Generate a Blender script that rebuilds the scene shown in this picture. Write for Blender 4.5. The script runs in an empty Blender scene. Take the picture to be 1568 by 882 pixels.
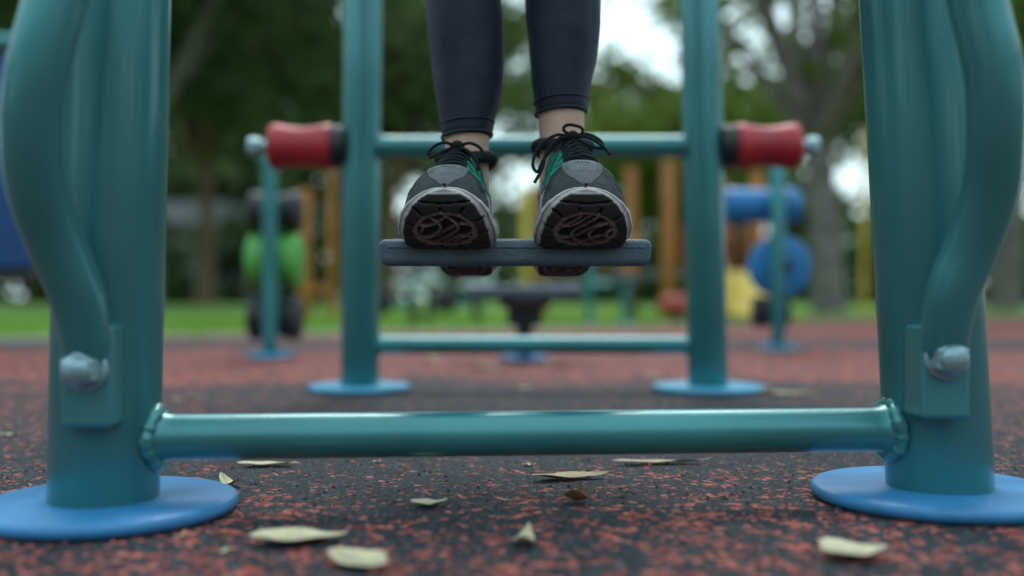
import bpy, math, random
import numpy as np
from mathutils import Vector, Matrix, noise
random.seed(7); rng=np.random.default_rng(7)
sc=bpy.context.scene
CAMH=0.227
# ------------------------------------------------------------------ materials
def nt(name):
    m=bpy.data.materials.new(name); m.use_nodes=True
    n=m.node_tree; return m,n,n.nodes['Principled BSDF']
def N(n,t,**kw):
    nd=n.nodes.new(t)
    for k,v in kw.items(): setattr(nd,k,v)
    return nd
def ramp(n,src,stops):
    r=N(n,'ShaderNodeValToRGB'); e=r.color_ramp.elements
    while len(e)<len(stops): e.new(0.5)
    for el,(p,c) in zip(e,stops):
        el.position=p; el.color=(c[0],c[1],c[2],1)
    n.links.new(src,r.inputs[0]); return r
def paint(name,col,rough=.35,var=.25,scale=6,bump=0,bscale=220,metal=0,spec=.5,coat=0,dirt=None):
    m,n,b=nt(name); L=n.links
    g=N(n,'ShaderNodeNewGeometry')
    t=N(n,'ShaderNodeTexNoise'); t.inputs['Scale'].default_value=scale; t.inputs['Detail'].default_value=2
    L.new(g.outputs['Position'],t.inputs['Vector'])
    lo=[c*(1-var) for c in col]; hi=[min(1,c*(1+var)) for c in col]
    r=ramp(n,t.outputs[0],[(.3,lo),(.7,hi)])
    out=r.outputs[0]
    if dirt:
        t3=N(n,'ShaderNodeTexNoise'); t3.inputs['Scale'].default_value=50; t3.inputs['Detail'].default_value=4; t3.inputs['Roughness'].default_value=.7
        L.new(g.outputs['Position'],t3.inputs['Vector'])
        r3=ramp(n,t3.outputs[0],[(.60,(0,0,0)),(.72,(.5,.5,.5))])
        mx=N(n,'ShaderNodeMix',data_type='RGBA'); L.new(r3.outputs[0],mx.inputs[0]); L.new(out,mx.inputs[6]); mx.inputs[7].default_value=(*dirt,1)
        out=mx.outputs[2]
    L.new(out,b.inputs['Base Color'])
    rr=N(n,'ShaderNodeMapRange'); rr.inputs[3].default_value=max(0.05,rough-.08); rr.inputs[4].default_value=rough+.12
    L.new(t.outputs[0],rr.inputs[0]); L.new(rr.outputs[0],b.inputs['Roughness'])
    if bump:
        t2=N(n,'ShaderNodeTexNoise'); t2.inputs['Scale'].default_value=bscale; t2.inputs['Detail'].default_value=0
        L.new(g.outputs['Position'],t2.inputs['Vector'])
        bp=N(n,'ShaderNodeBump'); bp.inputs['Strength'].default_value=bump; bp.inputs['Distance'].default_value=.002
        L.new(t2.outputs[0],bp.inputs['Height']); L.new(bp.outputs[0],b.inputs['Normal'])
    b.inputs['Metallic'].default_value=metal; b.inputs['Specular IOR Level'].default_value=spec
    b.inputs['Coat Weight'].default_value=coat; b.inputs['Coat Roughness'].default_value=.16
    return m
TEAL=paint('teal_paint',(.042,.215,.225),.34,.12,5,.10,160,metal=.40,coat=.45,dirt=(.07,.18,.18))
TEALF=paint('teal_paint_far',(.042,.215,.225),.3,.12,5,0,metal=.3)
WELD=paint('weld_paint',(.048,.235,.24),.32,.2,30,.8,140,metal=.3,coat=.4)
DISC=paint('blue_plate_paint',(.034,.20,.43),.40,.2,9,.3,160,dirt=(.05,.11,.15))
DISC2=paint('light_blue_plate_paint',(.055,.29,.46),.42,.2,9)
BOLT=paint('galvanised_bolt',(.27,.40,.44),.38,.2,40,.3,300,metal=.6)
RED=paint('red_rubber',(.42,.016,.022),.42,.2,12)
BLACK=paint('black_rubber',(.012,.013,.016),.5,.2,12)
GREEN=paint('green_plastic',(.08,.34,.055),.4,.2,12)
BLUE=paint('blue_plastic',(.010,.16,.40),.4,.2,12)
DBLUE=paint('dark_blue_panel',(.006,.055,.19),.4,.2,12)
SLATE=paint('slate_plastic',(.068,.098,.132),.5,.18,25,.5,420,dirt=(.03,.04,.05))
ORANGE=paint('orange_paint',(.38,.14,.025),.5,.2,4)
YELLOW=paint('yellow_plastic',(.54,.38,.05),.45,.2,4)
REDP=paint('red_plastic',(.38,.04,.03),.45,.2,4)
WHITEP=paint('white_paint',(.50,.55,.58),.4,.1,4)
GLASS=paint('dark_glass',(.03,.04,.05),.1,.1,4)
WALL=paint('beige_render_wall',(.36,.35,.30),.8,.15,2)
ROOF=paint('grey_roof',(.10,.10,.11),.7,.2,3)
SKIN=paint('skin',(.60,.35,.26),.5,.1,30,.25,350)
HAIR=paint('brown_hair',(.05,.025,.012),.5,.4,60,.8,300)
SHIRT=paint('grey_shirt',(.12,.13,.15),.8,.15,20,.4,500)
LACE=paint('black_lace',(.012,.016,.021),.75,.3,200,.9,900,spec=.25)
def leg_mat():
    m,n,b=nt('navy_leggings'); L=n.links
    g=N(n,'ShaderNodeNewGeometry')
    t=N(n,'ShaderNodeTexNoise'); t.inputs['Scale'].default_value=30; t.inputs['Detail'].default_value=4
    L.new(g.outputs['Position'],t.inputs['Vector'])
    r=ramp(n,t.outputs[0],[(.3,(.0105,.0145,.032)),(.7,(.015,.020,.042))])
    L.new(r.outputs[0],b.inputs['Base Color']); b.inputs['Roughness'].default_value=.6; b.inputs['Specular IOR Level'].default_value=.3
    b.inputs['Sheen Weight'].default_value=.04; b.inputs['Sheen Roughness'].default_value=.4
    k=N(n,'ShaderNodeTexNoise'); k.inputs['Scale'].default_value=900; k.inputs['Detail'].default_value=0; L.new(g.outputs['Position'],k.inputs['Vector'])
    b2=N(n,'ShaderNodeBump'); b2.inputs['Strength'].default_value=.35; b2.inputs['Distance'].default_value=.001; L.new(k.outputs[0],b2.inputs['Height'])
    L.new(b2.outputs[0],b.inputs['Normal']); return m
LEGM=leg_mat()
def attr_mat(name,rough,bscale,bstr,vor=False,spec=.3):
    m,n,b=nt(name); L=n.links
    a=N(n,'ShaderNodeVertexColor'); a.layer_name='Col'
    g=N(n,'ShaderNodeNewGeometry')
    t=N(n,'ShaderNodeTexNoise'); t.inputs['Scale'].default_value=90; t.inputs['Detail'].default_value=4; L.new(g.outputs['Position'],t.inputs['Vector'])
    r=ramp(n,t.outputs[0],[(.3,(.7,.7,.7)),(.7,(1.0,1.0,1.0))])
    mx=N(n,'ShaderNodeMix',data_type='RGBA',blend_type='MULTIPLY'); mx.inputs[0].default_value=1
    L.new(a.outputs[0],mx.inputs[6]); L.new(r.outputs[0],mx.inputs[7]); L.new(mx.outputs[2],b.inputs['Base Color'])
    b.inputs['Roughness'].default_value=rough; b.inputs['Specular IOR Level'].default_value=spec
    if vor:
        v=N(n,'ShaderNodeTexVoronoi'); v.inputs['Scale'].default_value=bscale; L.new(g.outputs['Position'],v.inputs['Vector']); h=v.outputs['Distance']
    else:
        v=N(n,'ShaderNodeTexNoise'); v.inputs['Scale'].default_value=bscale; v.inputs['Detail'].default_value=1; L.new(g.outputs['Position'],v.inputs['Vector']); h=v.outputs[0]
    bp=N(n,'ShaderNodeBump'); bp.inputs['Strength'].default_value=bstr; bp.inputs['Distance'].default_value=.0015
    L.new(h,bp.inputs['Height']); L.new(bp.outputs[0],b.inputs['Normal']); return m
UPPER=attr_mat('shoe_upper_knit',.75,420,.8,True,.2)
SOLE=attr_mat('shoe_sole_rubber',.6,350,.35)
def leaf_mat(name,c1,c2,c3,transl=.3):
    m,n,b=nt(name); L=n.links
    n.nodes.remove(b)
    g=N(n,'ShaderNodeNewGeometry')
    t=N(n,'ShaderNodeTexNoise'); t.inputs['Scale'].default_value=.7; t.inputs['Detail'].default_value=0; L.new(g.outputs['Position'],t.inputs['Vector'])
    r=ramp(n,t.outputs[0],[(.35,c1),(.65,c2)])
    mx=N(n,'ShaderNodeMix',data_type='RGBA'); L.new(g.outputs['Random Per Island'],mx.inputs[0]); L.new(r.outputs[0],mx.inputs[6]); mx.inputs[7].default_value=(*c3,1)
    d=N(n,'ShaderNodeBsdfDiffuse'); L.new(mx.outputs[2],d.inputs[0])
    if transl>0:
        tr=N(n,'ShaderNodeBsdfTranslucent'); L.new(mx.outputs[2],tr.inputs[0])
        ms=N(n,'ShaderNodeMixShader'); ms.inputs[0].default_value=transl
        L.new(d.outputs[0],ms.inputs[1]); L.new(tr.outputs[0],ms.inputs[2]); L.new(ms.outputs[0],n.nodes['Material Output'].inputs[0])
    else: L.new(d.outputs[0],n.nodes['Material Output'].inputs[0])
    return m
LF_DARK=leaf_mat('foliage_dark',(.028,.062,.032),(.050,.095,.040),(.085,.13,.045))
LF_MID=leaf_mat('foliage_olive',(.050,.098,.046),(.085,.135,.05),(.13,.16,.06))
LF_BRIGHT=leaf_mat('foliage_bright',(.08,.14,.035),(.13,.21,.04),(.16,.20,.05))
LAWN=leaf_mat('grass_blades',(.13,.27,.03),(.19,.36,.05),(.27,.38,.08),.35)
BARK=paint('bark_grey',(.16,.14,.13),.9,.4,6)
BARK2=paint('bark_brown',(.17,.11,.07),.9,.4,6)
def crumb():
    m,n,b=nt('rubber_crumb_surface'); L=n.links
    g=N(n,'ShaderNodeNewGeometry'); P=g.outputs['Position']
    def nz(sc_,det,ro=.5):
        q=N(n,'ShaderNodeTexNoise',noise_dimensions='2D'); q.inputs['Scale'].default_value=sc_; q.inputs['Detail'].default_value=det; q.inputs['Roughness'].default_value=ro; L.new(P,q.inputs['Vector']); return q
    dis=nz(300,0)
    va=N(n,'ShaderNodeVectorMath',operation='MULTIPLY_ADD'); L.new(dis.outputs[1],va.inputs[0]); va.inputs[1].default_value=(.004,.004,.0); L.new(P,va.inputs[2])
    v=N(n,'ShaderNodeTexVoronoi',voronoi_dimensions='2D'); v.inputs['Scale'].default_value=150; L.new(va.outputs[0],v.inputs['Vector'])
    v2=N(n,'ShaderNodeTexVoronoi',voronoi_dimensions='2D'); v2.inputs['Scale'].default_value=330; L.new(va.outputs[0],v2.inputs['Vector'])
    sep=N(n,'ShaderNodeSeparateColor'); L.new(v.outputs['Color'],sep.inputs[0])
    sep2=N(n,'ShaderNodeSeparateColor'); L.new(v2.outputs['Color'],sep2.inputs[0])
    d=nz(24,3,.7); d2=nz(2.6,2)
    sx=N(n,'ShaderNodeSeparateXYZ'); L.new(P,sx.inputs[0])
    def math_(op,a,bv=None,c=None,clamp=False):
        q=N(n,'ShaderNodeMath',operation=op,use_clamp=clamp)
        for i,x in enumerate([a,bv,c]):
            if x is None: continue
            if isinstance(x,(int,float)): q.inputs[i].default_value=x
            else: L.new(x,q.inputs[i])
        return q.outputs[0]
    yw=math_('MULTIPLY_ADD',d2.outputs[0],.9,sx.outputs[1])
    yn=math_('MULTIPLY',yw,1/14.0)
    zr=ramp(n,yn,[(0.0,(.36,)*3),(1.50/14,(.25,)*3),(1.75/14,(.07,)*3),(2.9/14,(.09,)*3),(3.2/14,(.58,)*3),(4.5/14,(.62,)*3),(4.7/14,(.14,)*3),(5.6/14,(.12,)*3),(5.9/14,(.62,)*3),(1.0,(.62,)*3)])
    ax=math_('ABSOLUTE',math_('SUBTRACT',sx.outputs[0],.10))
    cp=N(n,'ShaderNodeMapRange'); cp.inputs[1].default_value=.35; cp.inputs[2].default_value=.95; cp.inputs[3].default_value=.45; cp.inputs[4].default_value=2.2; cp.clamp=True; L.new(ax,cp.inputs[0])
    near=N(n,'ShaderNodeMapRange'); near.inputs[1].default_value=1.0; near.inputs[2].default_value=1.4; L.new(sx.outputs[1],near.inputs[0])
    far=N(n,'ShaderNodeMapRange'); far.inputs[1].default_value=2.2; far.inputs[2].default_value=3.0; far.inputs[3].default_value=1; far.inputs[4].default_value=.0; L.new(sx.outputs[1],far.inputs[0])
    nf=math_('MULTIPLY',near.outputs[0],far.outputs[0])
    cpm=N(n,'ShaderNodeMix'); L.new(nf,cpm.inputs[0]); cpm.inputs[2].default_value=1.0; L.new(cp.outputs[0],cpm.inputs[3])
    share=math_('MULTIPLY',zr.outputs[0],cpm.outputs[0])
    mod=N(n,'ShaderNodeMapRange'); mod.inputs[1].default_value=.42; mod.inputs[2].default_value=.62; mod.inputs[3].default_value=.12; mod.inputs[4].default_value=2.0; L.new(d.outputs[0],mod.inputs[0])
    share=math_('MULTIPLY',share,mod.outputs[0])
    isred=math_('LESS_THAN',sep.outputs[0],share)
    rr=ramp(n,sep.outputs[1],[(0,(.20,.036,.030)),(.5,(.44,.088,.062)),(1,(.66,.20,.14))])
    rb=ramp(n,sep2.outputs[1],[(0,(.006,.009,.014)),(.6,(.018,.025,.035)),(.93,(.048,.060,.076)),(1,(.15,.17,.19))])
    mx=N(n,'ShaderNodeMix',data_type='RGBA'); L.new(isred,mx.inputs[0]); L.new(rb.outputs[0],mx.inputs[6]); L.new(rr.outputs[0],mx.inputs[7])
    L.new(mx.outputs[2],b.inputs['Base Color']); b.inputs['Roughness'].default_value=.72; b.inputs['Specular IOR Level'].default_value=.3
    hh=math_('ADD',math_('MULTIPLY',v.outputs['Distance'],-.5),math_('MULTIPLY',v2.outputs['Distance'],-.6))
    hh=math_('ADD',hh,math_('MULTIPLY',sep2.outputs[2],.5))
    bp=N(n,'ShaderNodeBump'); bp.inputs['Strength'].default_value=1; bp.inputs['Distance'].default_value=.004; L.new(hh,bp.inputs['Height']); L.new(bp.outputs[0],b.inputs['Normal'])
    return m
CRUMB=crumb()
def grassmat():
    m,n,b=nt('lawn_grass'); L=n.links
    g=N(n,'ShaderNodeNewGeometry')
    t=N(n,'ShaderNodeTexNoise'); t.inputs['Scale'].default_value=.5; t.inputs['Detail'].default_value=5; t.inputs['Roughness'].default_value=.7; L.new(g.outputs['Position'],t.inputs['Vector'])
    r=ramp(n,t.outputs[0],[(.3,(.09,.19,.025)),(.55,(.15,.30,.035)),(.75,(.24,.35,.07))])
    L.new(r.outputs[0],b.inputs['Base Color']); b.inputs['Roughness'].default_value=.9; return m
GRASS=grassmat()
# ------------------------------------------------------------------ mesh helpers
def add(name,verts,faces,mat,parent=None,smooth=True,sub=0):
    me=bpy.data.meshes.new(name); me.from_pydata([tuple(map(float,v)) for v in verts],[],faces); me.update()
    ob=bpy.data.objects.new(name,me); sc.collection.objects.link(ob)
    if mat: me.materials.append(mat)
    if smooth: me.polygons.foreach_set('use_smooth',[True]*len(me.polygons))
    if parent: ob.parent=parent
    return ob
def empty(name,loc=(0,0,0)):
    e=bpy.data.objects.new(name,None); e.empty_display_size=.1; sc.collection.objects.link(e); return e
def cat(pts,n=8):
    P=[np.array(p,float) for p in pts]; P=[2*P[0]-P[1]]+P+[2*P[-1]-P[-2]]
    out=[]
    for i in range(1,len(P)-2):
        for k in range(n):
            t=k/n; a,b,c,d=P[i-1],P[i],P[i+1],P[i+2]
            out.append(.5*((2*b)+(-a+c)*t+(2*a-5*b+4*c-d)*t*t+(-a+3*b-3*c+d)*t**3))
    out.append(P[-2]); return out
def tube_data(pts,rad,n=24,caps=True):
    pts=[Vector(p) for p in pts]; m=len(pts)
    if not hasattr(rad,'__len__'): rad=[rad]*m
    T=[(pts[min(i+1,m-1)]-pts[max(i-1,0)]).normalized() for i in range(m)]
    ref=Vector((0,0,1)) if abs(T[0].z)<.9 else Vector((1,0,0))
    u=(ref-T[0]*ref.dot(T[0])).normalized(); vs=[];fs=[]
    for i in range(m):
        u=(u-T[i]*u.dot(T[i])).normalized(); w=T[i].cross(u)
        for k in range(n):
            a=2*math.pi*k/n; vs.append(pts[i]+(u*math.cos(a)+w*math.sin(a))*rad[i])
    for i in range(m-1):
        for k in range(n):
            k2=(k+1)%n; fs.append((i*n+k,i*n+k2,(i+1)*n+k2,(i+1)*n+k))
    if caps:
        fs.append(tuple(range(n-1,-1,-1))); fs.append(tuple((m-1)*n+k for k in range(n)))
    return vs,fs
def tube(name,pts,rad,mat,parent=None,n=24,smoothpath=0):
    if smoothpath:
        if hasattr(rad,'__len__'):
            q=cat([tuple(p)+(r,) for p,r in zip(pts,rad)],smoothpath); pts=[x[:3] for x in q]; rad=[x[3] for x in q]
        else: pts=cat(pts,smoothpath)
    v,f=tube_data(pts,rad,n); return add(name,v,f,mat,parent,smooth=(n>6))
def rod(name,a,b,r,mat,parent=None,n=24,bev=.003):
    a=Vector(a);b=Vector(b);d=(b-a).normalized(); bev=min(bev,r*.5)
    pts=[a,a+d*bev*.3,a+d*bev,b-d*bev,b-d*bev*.3,b]; rad=[r-bev,r-bev*.3,r,r,r-bev*.3,r-bev]
    return tube(name,pts,rad,mat,parent,n)
def disc(name,c,r,h,mat,parent,n=72,bev=.004):
    return rod(name,(c[0],c[1],c[2]),(c[0],c[1],c[2]+h),r,mat,parent,n,bev)
def box(name,lo,hi,mat,parent=None,bev=.004,seg=3,rot=None):
    x0,y0,z0=lo;x1,y1,z1=hi
    v=[(x0,y0,z0),(x1,y0,z0),(x1,y1,z0),(x0,y1,z0),(x0,y0,z1),(x1,y0,z1),(x1,y1,z1),(x0,y1,z1)]
    f=[(0,3,2,1),(4,5,6,7),(0,1,5,4),(1,2,6,5),(2,3,7,6),(3,0,4,7)]
    o=add(name,v,f,mat,parent,smooth=True)
    m=o.modifiers.new('b','BEVEL'); m.width=bev; m.segments=seg; m.harden_normals=False
    w=o.modifiers.new('w','WEIGHTED_NORMAL'); w.keep_sharp=False
    return o
def lathe(name,axis0,axis1,prof,mat,parent,n=40):
    a=Vector(axis0);b=Vector(axis1)
    return tube(name,[a.lerp(b,t) for t,r in prof],[r for t,r in prof],mat,parent,n)
# ------------------------------------------------------------------ ground
add('ground',[(-300,-300,-.006),(300,-300,-.006),(300,400,-.006),(-300,400,-.006)],[(0,1,2,3)],GRASS,smooth=False)
edge=cat([(-9,4.2),(-4.5,4.6),(-2.6,5.0),(-1.5,5.7),(0,6.5),(1.2,7.6),(3.2,9.3),(6,10.6),(11,11.5)],6)
ev=[(p[0],p[1],0) for p in edge]+[(11,-6,0),(-9,-6,0)]
add('rubber_playground_surface',ev,[tuple(range(len(ev)))[::-1]],CRUMB,smooth=False)
for p in [bpy.data.objects['rubber_playground_surface']]:
    if p.data.polygons[0].normal.z<0: p.data.flip_normals()
tube('concrete_edging',[(p[0],p[1]+.03,-.01) for p in edge],.03,paint('concrete',(.25,.24,.22),.9,.2,8),None,8)
gv=[];gf=[]
for i in range(12000):
    t=random.random()*(len(edge)-1); k=int(t); p=edge[k]*(1-(t-k))+edge[min(k+1,len(edge)-1)]*(t-k)
    d=.05+abs(random.gauss(0,3.0)); x=p[0]+random.gauss(0,.5); y=p[1]+d+.15
    h=.02+.04*random.random(); a=random.random()*math.pi; w=.012
    dx,dy=math.cos(a)*w,math.sin(a)*w; b=len(gv)
    gv+=[(x-dx,y-dy,-.006),(x+dx,y+dy,-.006),(x+random.gauss(0,.02),y+random.gauss(0,.02),h)]; gf.append((b,b+1,b+2))
add('grass',gv,gf,LAWN,smooth=False)

# ------------------------------------------------------------------ main machine
M=empty('outdoor_fitness_machine')
FL0,FL1=Vector((-.430,1.032,0)),Vector((-.398,1.032,1.4)); FR0,FR1=Vector((.4795,1.098,0)),Vector((.4025,1.098,1.4))
BL0,BL1=Vector((-.370,2.38,0)),Vector((-.360,2.38,1.4)); BR0,BR1=Vector((.474,2.37,0)),Vector((.444,2.37,1.4))
rod('front_post_a',FL0+Vector((0,0,.008)),FL1,.0557,TEAL,M,64)
rod('front_post_b',FR0+Vector((0,0,.008)),FR1,.0565,TEAL,M,64)
rod('back_post_a',BL0+Vector((0,0,.008)),BL1,.046,TEAL,M,48)
rod('back_post_b',BR0+Vector((0,0,.008)),BR1,.048,TEAL,M,48)
disc('base_plate_1',(-.424,1.032,.001),.131,.015,DISC,M,96,.006)
disc('base_plate_2',(.474,1.098,.001),.134,.015,DISC,M,96,.006)
disc('base_plate_3',(-.371,2.38,.001),.123,.014,DISC2,M,64,.005)
disc('base_plate_4',(.474,2.37,.001),.133,.014,DISC2,M,64,.005)
def weldring(name,c,ax,r,rr,par,seed,amp=1):
    ax=Vector(ax).normalized(); ref=Vector((0,0,1)); u=(ref-ax*ref.dot(ax)).normalized(); w=ax.cross(u)
    pts=[];rad=[]
    n=96
    for i in range(n+1):
        a=2*math.pi*i/n; q=rr*(1+amp*(.10*math.sin(a*5+seed)+.07*math.sin(a*13+seed*2)+.04*math.sin(a*23)))
        pts.append(Vector(c)+(u*math.cos(a)+w*math.sin(a))*(r)+ax*.0022*math.sin(a*3+seed)); rad.append(q)
    return tube(name,pts,rad,WELD,par,12)
def bar(name,a,b,r,mat,par,flare=1.28,fl=.02):
    a=Vector(a);b=Vector(b);L=(b-a).length;d=(b-a)/L
    s=[0,fl*.3,fl*.6,fl*.9,fl*1.2,fl*1.8,L-fl*1.8,L-fl*1.2,L-fl*.9,L-fl*.6,L-fl*.3,L]; q=[flare,flare*.99,1+(flare-1)*.75,1+(flare-1)*.35,1.03,1]; rr=[r*x for x in q+q[::-1]]
    return tube(name,[a+d*x for x in s],rr,mat,par,48)
bd=(FR0-FL0).normalized()
A=Vector((-.428,1.032,.079))+bd*.046; B=Vector((.4752,1.098,.0795))-bd*.048
bar('front_crossbar',A,B,.0243,TEAL,M,1.30,.016)
weldring('weld_1',A+bd*.006,bd,.0290,.0080,M,0); weldring('weld_2',B-bd*.006,bd,.0290,.0080,M,2)
z=.592; bar('back_upper_bar',(-.365+.036,2.38,z),(.461-.036,2.372,z),.0262,TEAL,M,1.12,.01)
z=.111; bar('back_lower_bar',(-.37+.036,2.38,z),(.4715-.036,2.372,z),.0212,TEAL,M,1.12,.01)
weldring('weld_3',(-.322,2.38,.111),(1,0,0),.022,.004,M,0); weldring('weld_4',(.424,2.372,.111),(1,0,0),.022,.004,M,1)
weldring('weld_7',(-.317,2.38,.592),(1,0,0),.027,.004,M,0); weldring('weld_8',(.412,2.372,.592),(1,0,0),.027,.004,M,1)
prof=[(0,.050),(.03,.0555),(.12,.0555),(.3,.050),(.5,.0475),(.7,.050),(.88,.0555),(.97,.0555),(1,.050)]
lathe('roller_a',(-.586,2.38,.592),(-.434,2.38,.592),prof,RED,M); lathe('roller_b',(.539,2.372,.592),(.692,2.372,.592),prof,RED,M)
rod('roller_cap_a',(-.436,2.38,.592),(-.40,2.38,.592),.052,BLACK,M,40); rod('roller_cap_b',(.50,2.372,.592),(.541,2.372,.592),.052,BLACK,M,40)
rod('roller_axle_a',(-.622,2.38,.592),(-.38,2.38,.592),.018,BOLT,M); rod('roller_axle_b',(.48,2.372,.592),(.728,2.372,.592),.018,BOLT,M)
rod('axle_nut_a',(-.640,2.38,.592),(-.612,2.38,.592),.024,BOLT,M,6); rod('axle_nut_b',(.716,2.372,.592),(.742,2.372,.592),.024,BOLT,M,6)
hl=[(-.4164,.962,.165),(-.4164,.957,.1856),(-.4200,.945,.230),(-.431,.925,.2794),(-.436,.90,.326),(-.432,.88,.3766),(-.422,.87,.427),(-.407,.87,.485),(-.396,.875,.54),(-.388,.89,.70),(-.386,.93,.95),(-.388,.98,1.08),(-.402,1.03,1.12)]
hr=[(.447,1.020,.165),(.447,1.013,.183),(.4490,1.0,.230),(.461,.985,.276),(.4690,.96,.3326),(.4645,.94,.387),(.457,.93,.441),(.443,.93,.503),(.432,.93,.559),(.42,.95,.70),(.42,1.0,.95),(.42,1.05,1.08),(.418,1.095,1.12)]
rad=[.020,.0235,.0258]+[.0262]*10
tube('handle_tube_a',hl,rad,TEAL,M,40,8); tube('handle_tube_b',hr,rad,TEAL,M,40,8)
def lug(x0,x1,y0,y1,z0,z1,bx,bz,tag):
    box('lug_plate_'+tag,(x0,y0,z0),(x1,y1,z1),TEAL,M,.006,4)
    rod('bolt_washer_'+tag,(bx,y0-.004,bz),(bx,y0+.004,bz),.0225,BOLT,M,40,.002)
    rod('bolt_hex_'+tag,(bx,y0-.021,bz),(bx,y0-.003,bz),.0190,BOLT,M,6,.0025)
    lathe('bolt_dome_'+tag,(bx,y0-.030,bz),(bx,y0-.018,bz),[(0,.002),(.05,.006),(.2,.0105),(.5,.0140),(1,.0155)],BOLT,M,32)
lug(-.443,-.391,.957,.992,.098,.200,-.4165,.1565,'a'); lug(.423,.4745,1.012,1.06,.100,.198,.4475,.1640,'b')
y0,y1=1.216,1.298; zt0,zt1,zb0,zb1=CAMH+.0735,CAMH+.062,CAMH+.0385,CAMH+.041
sv=[]
for (y,zt,zb) in ((y0,zt0,zb0),(y1,zt1,zb1)):
    sv+=[(-.164,y,zb),(.172,y,zb),(.1755,y,zt),(-.1675,y,zt)]
st=add('step_pad',sv,[(0,1,2,3),(7,6,5,4),(3,2,6,7),(1,0,4,5),(0,3,7,4),(2,1,5,6)],SLATE,M)
mm=st.modifiers.new('b','BEVEL'); mm.width=.010; mm.segments=6; mm=st.modifiers.new('w','WEIGHTED_NORMAL')
box('step_pad_lip',(-.156,y0-.0012,CAMH+.0605),(.164,y0+.004,CAMH+.0640),SLATE,M,.0012,3)
for i in range(9):
    yy=y0+.012+i*.0075; zz=CAMH+.0735-(yy-y0)*.14
    rod('grip_rib_%d'%i,(-.150,yy,zz),(.158,yy,zz-.0002),.0016,BLACK,M,8,.0005)
for tag,x in (('a',-.066),('b',.076)):
    tube('step_arm_'+tag,[(x,1.28,CAMH+.052),(x,1.40,CAMH+.062),(x,1.49,CAMH+.075),(x,1.52,CAMH+.12),(x,1.52,.7),(x,1.52,1.34)],.0105,TEAL,M,16,6)
rod('top_pivot_bar',(-.385,1.52,1.35),(.415,1.52,1.35),.022,TEAL,M)
tube('top_rail_a',[FL1-Vector((0,0,.05)),BL1-Vector((0,0,.05))],.024,TEAL,M); tube('top_rail_b',[FR1-Vector((0,0,.05)),BR1-Vector((0,0,.05))],.024,TEAL,M)

# ------------------------------------------------------------------ person
W=empty('person')
cur=[(1.135,.125),(1.144,.105),(1.163,.084),(1.188,.068),(1.214,.0625),(1.26,.056),(1.32,.044),(1.368,.032),(1.388,.037)]
cd=cat([(a,b) for a,b in cur],14); cd=np.array(cd); seg=np.r_[0,np.cumsum(np.hypot(*np.diff(cd,axis=0).T))]; LEN=seg[-1]
def Bs(s):
    s=min(max(s,0),LEN); y=np.interp(s,seg,cd[:,0]); z_=np.interp(s,seg,cd[:,1])
    a=min(max(s-.006,0),LEN); b=min(max(s+.006,0),LEN)
    ty=np.interp(b,seg,cd[:,0])-np.interp(a,seg,cd[:,0]); tz=np.interp(b,seg,cd[:,1])-np.interp(a,seg,cd[:,1]); l=math.hypot(ty,tz)
    return np.array([y,z_]),np.array([-tz/l,ty/l])
def tab(xs,ys): return lambda s: float(np.interp(s,xs,ys))
SW=tab([0,.001,.004,.010,.020,.035,.06,.085,.11,.14,.17,.20,.24,.262,.275,LEN-.003,LEN],[.002,.012,.022,.032,.042,.0505,.0565,.0575,.0555,.050,.044,.041,.040,.037,.030,.014,.002])
TH=tab([0,.03,.08,.15,.25,LEN],[.013,.017,.021,.027,.032,.030])
HH=tab([0,.004,.010,.020,.035,.06,.09,.12,.15,.18,.21,.245,.268,LEN-.003,LEN],[.003,.018,.031,.046,.059,.070,.077,.090,.106,.119,.122,.116,.10,.07,.02])
RIM=(.58,.52,.52)
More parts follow.
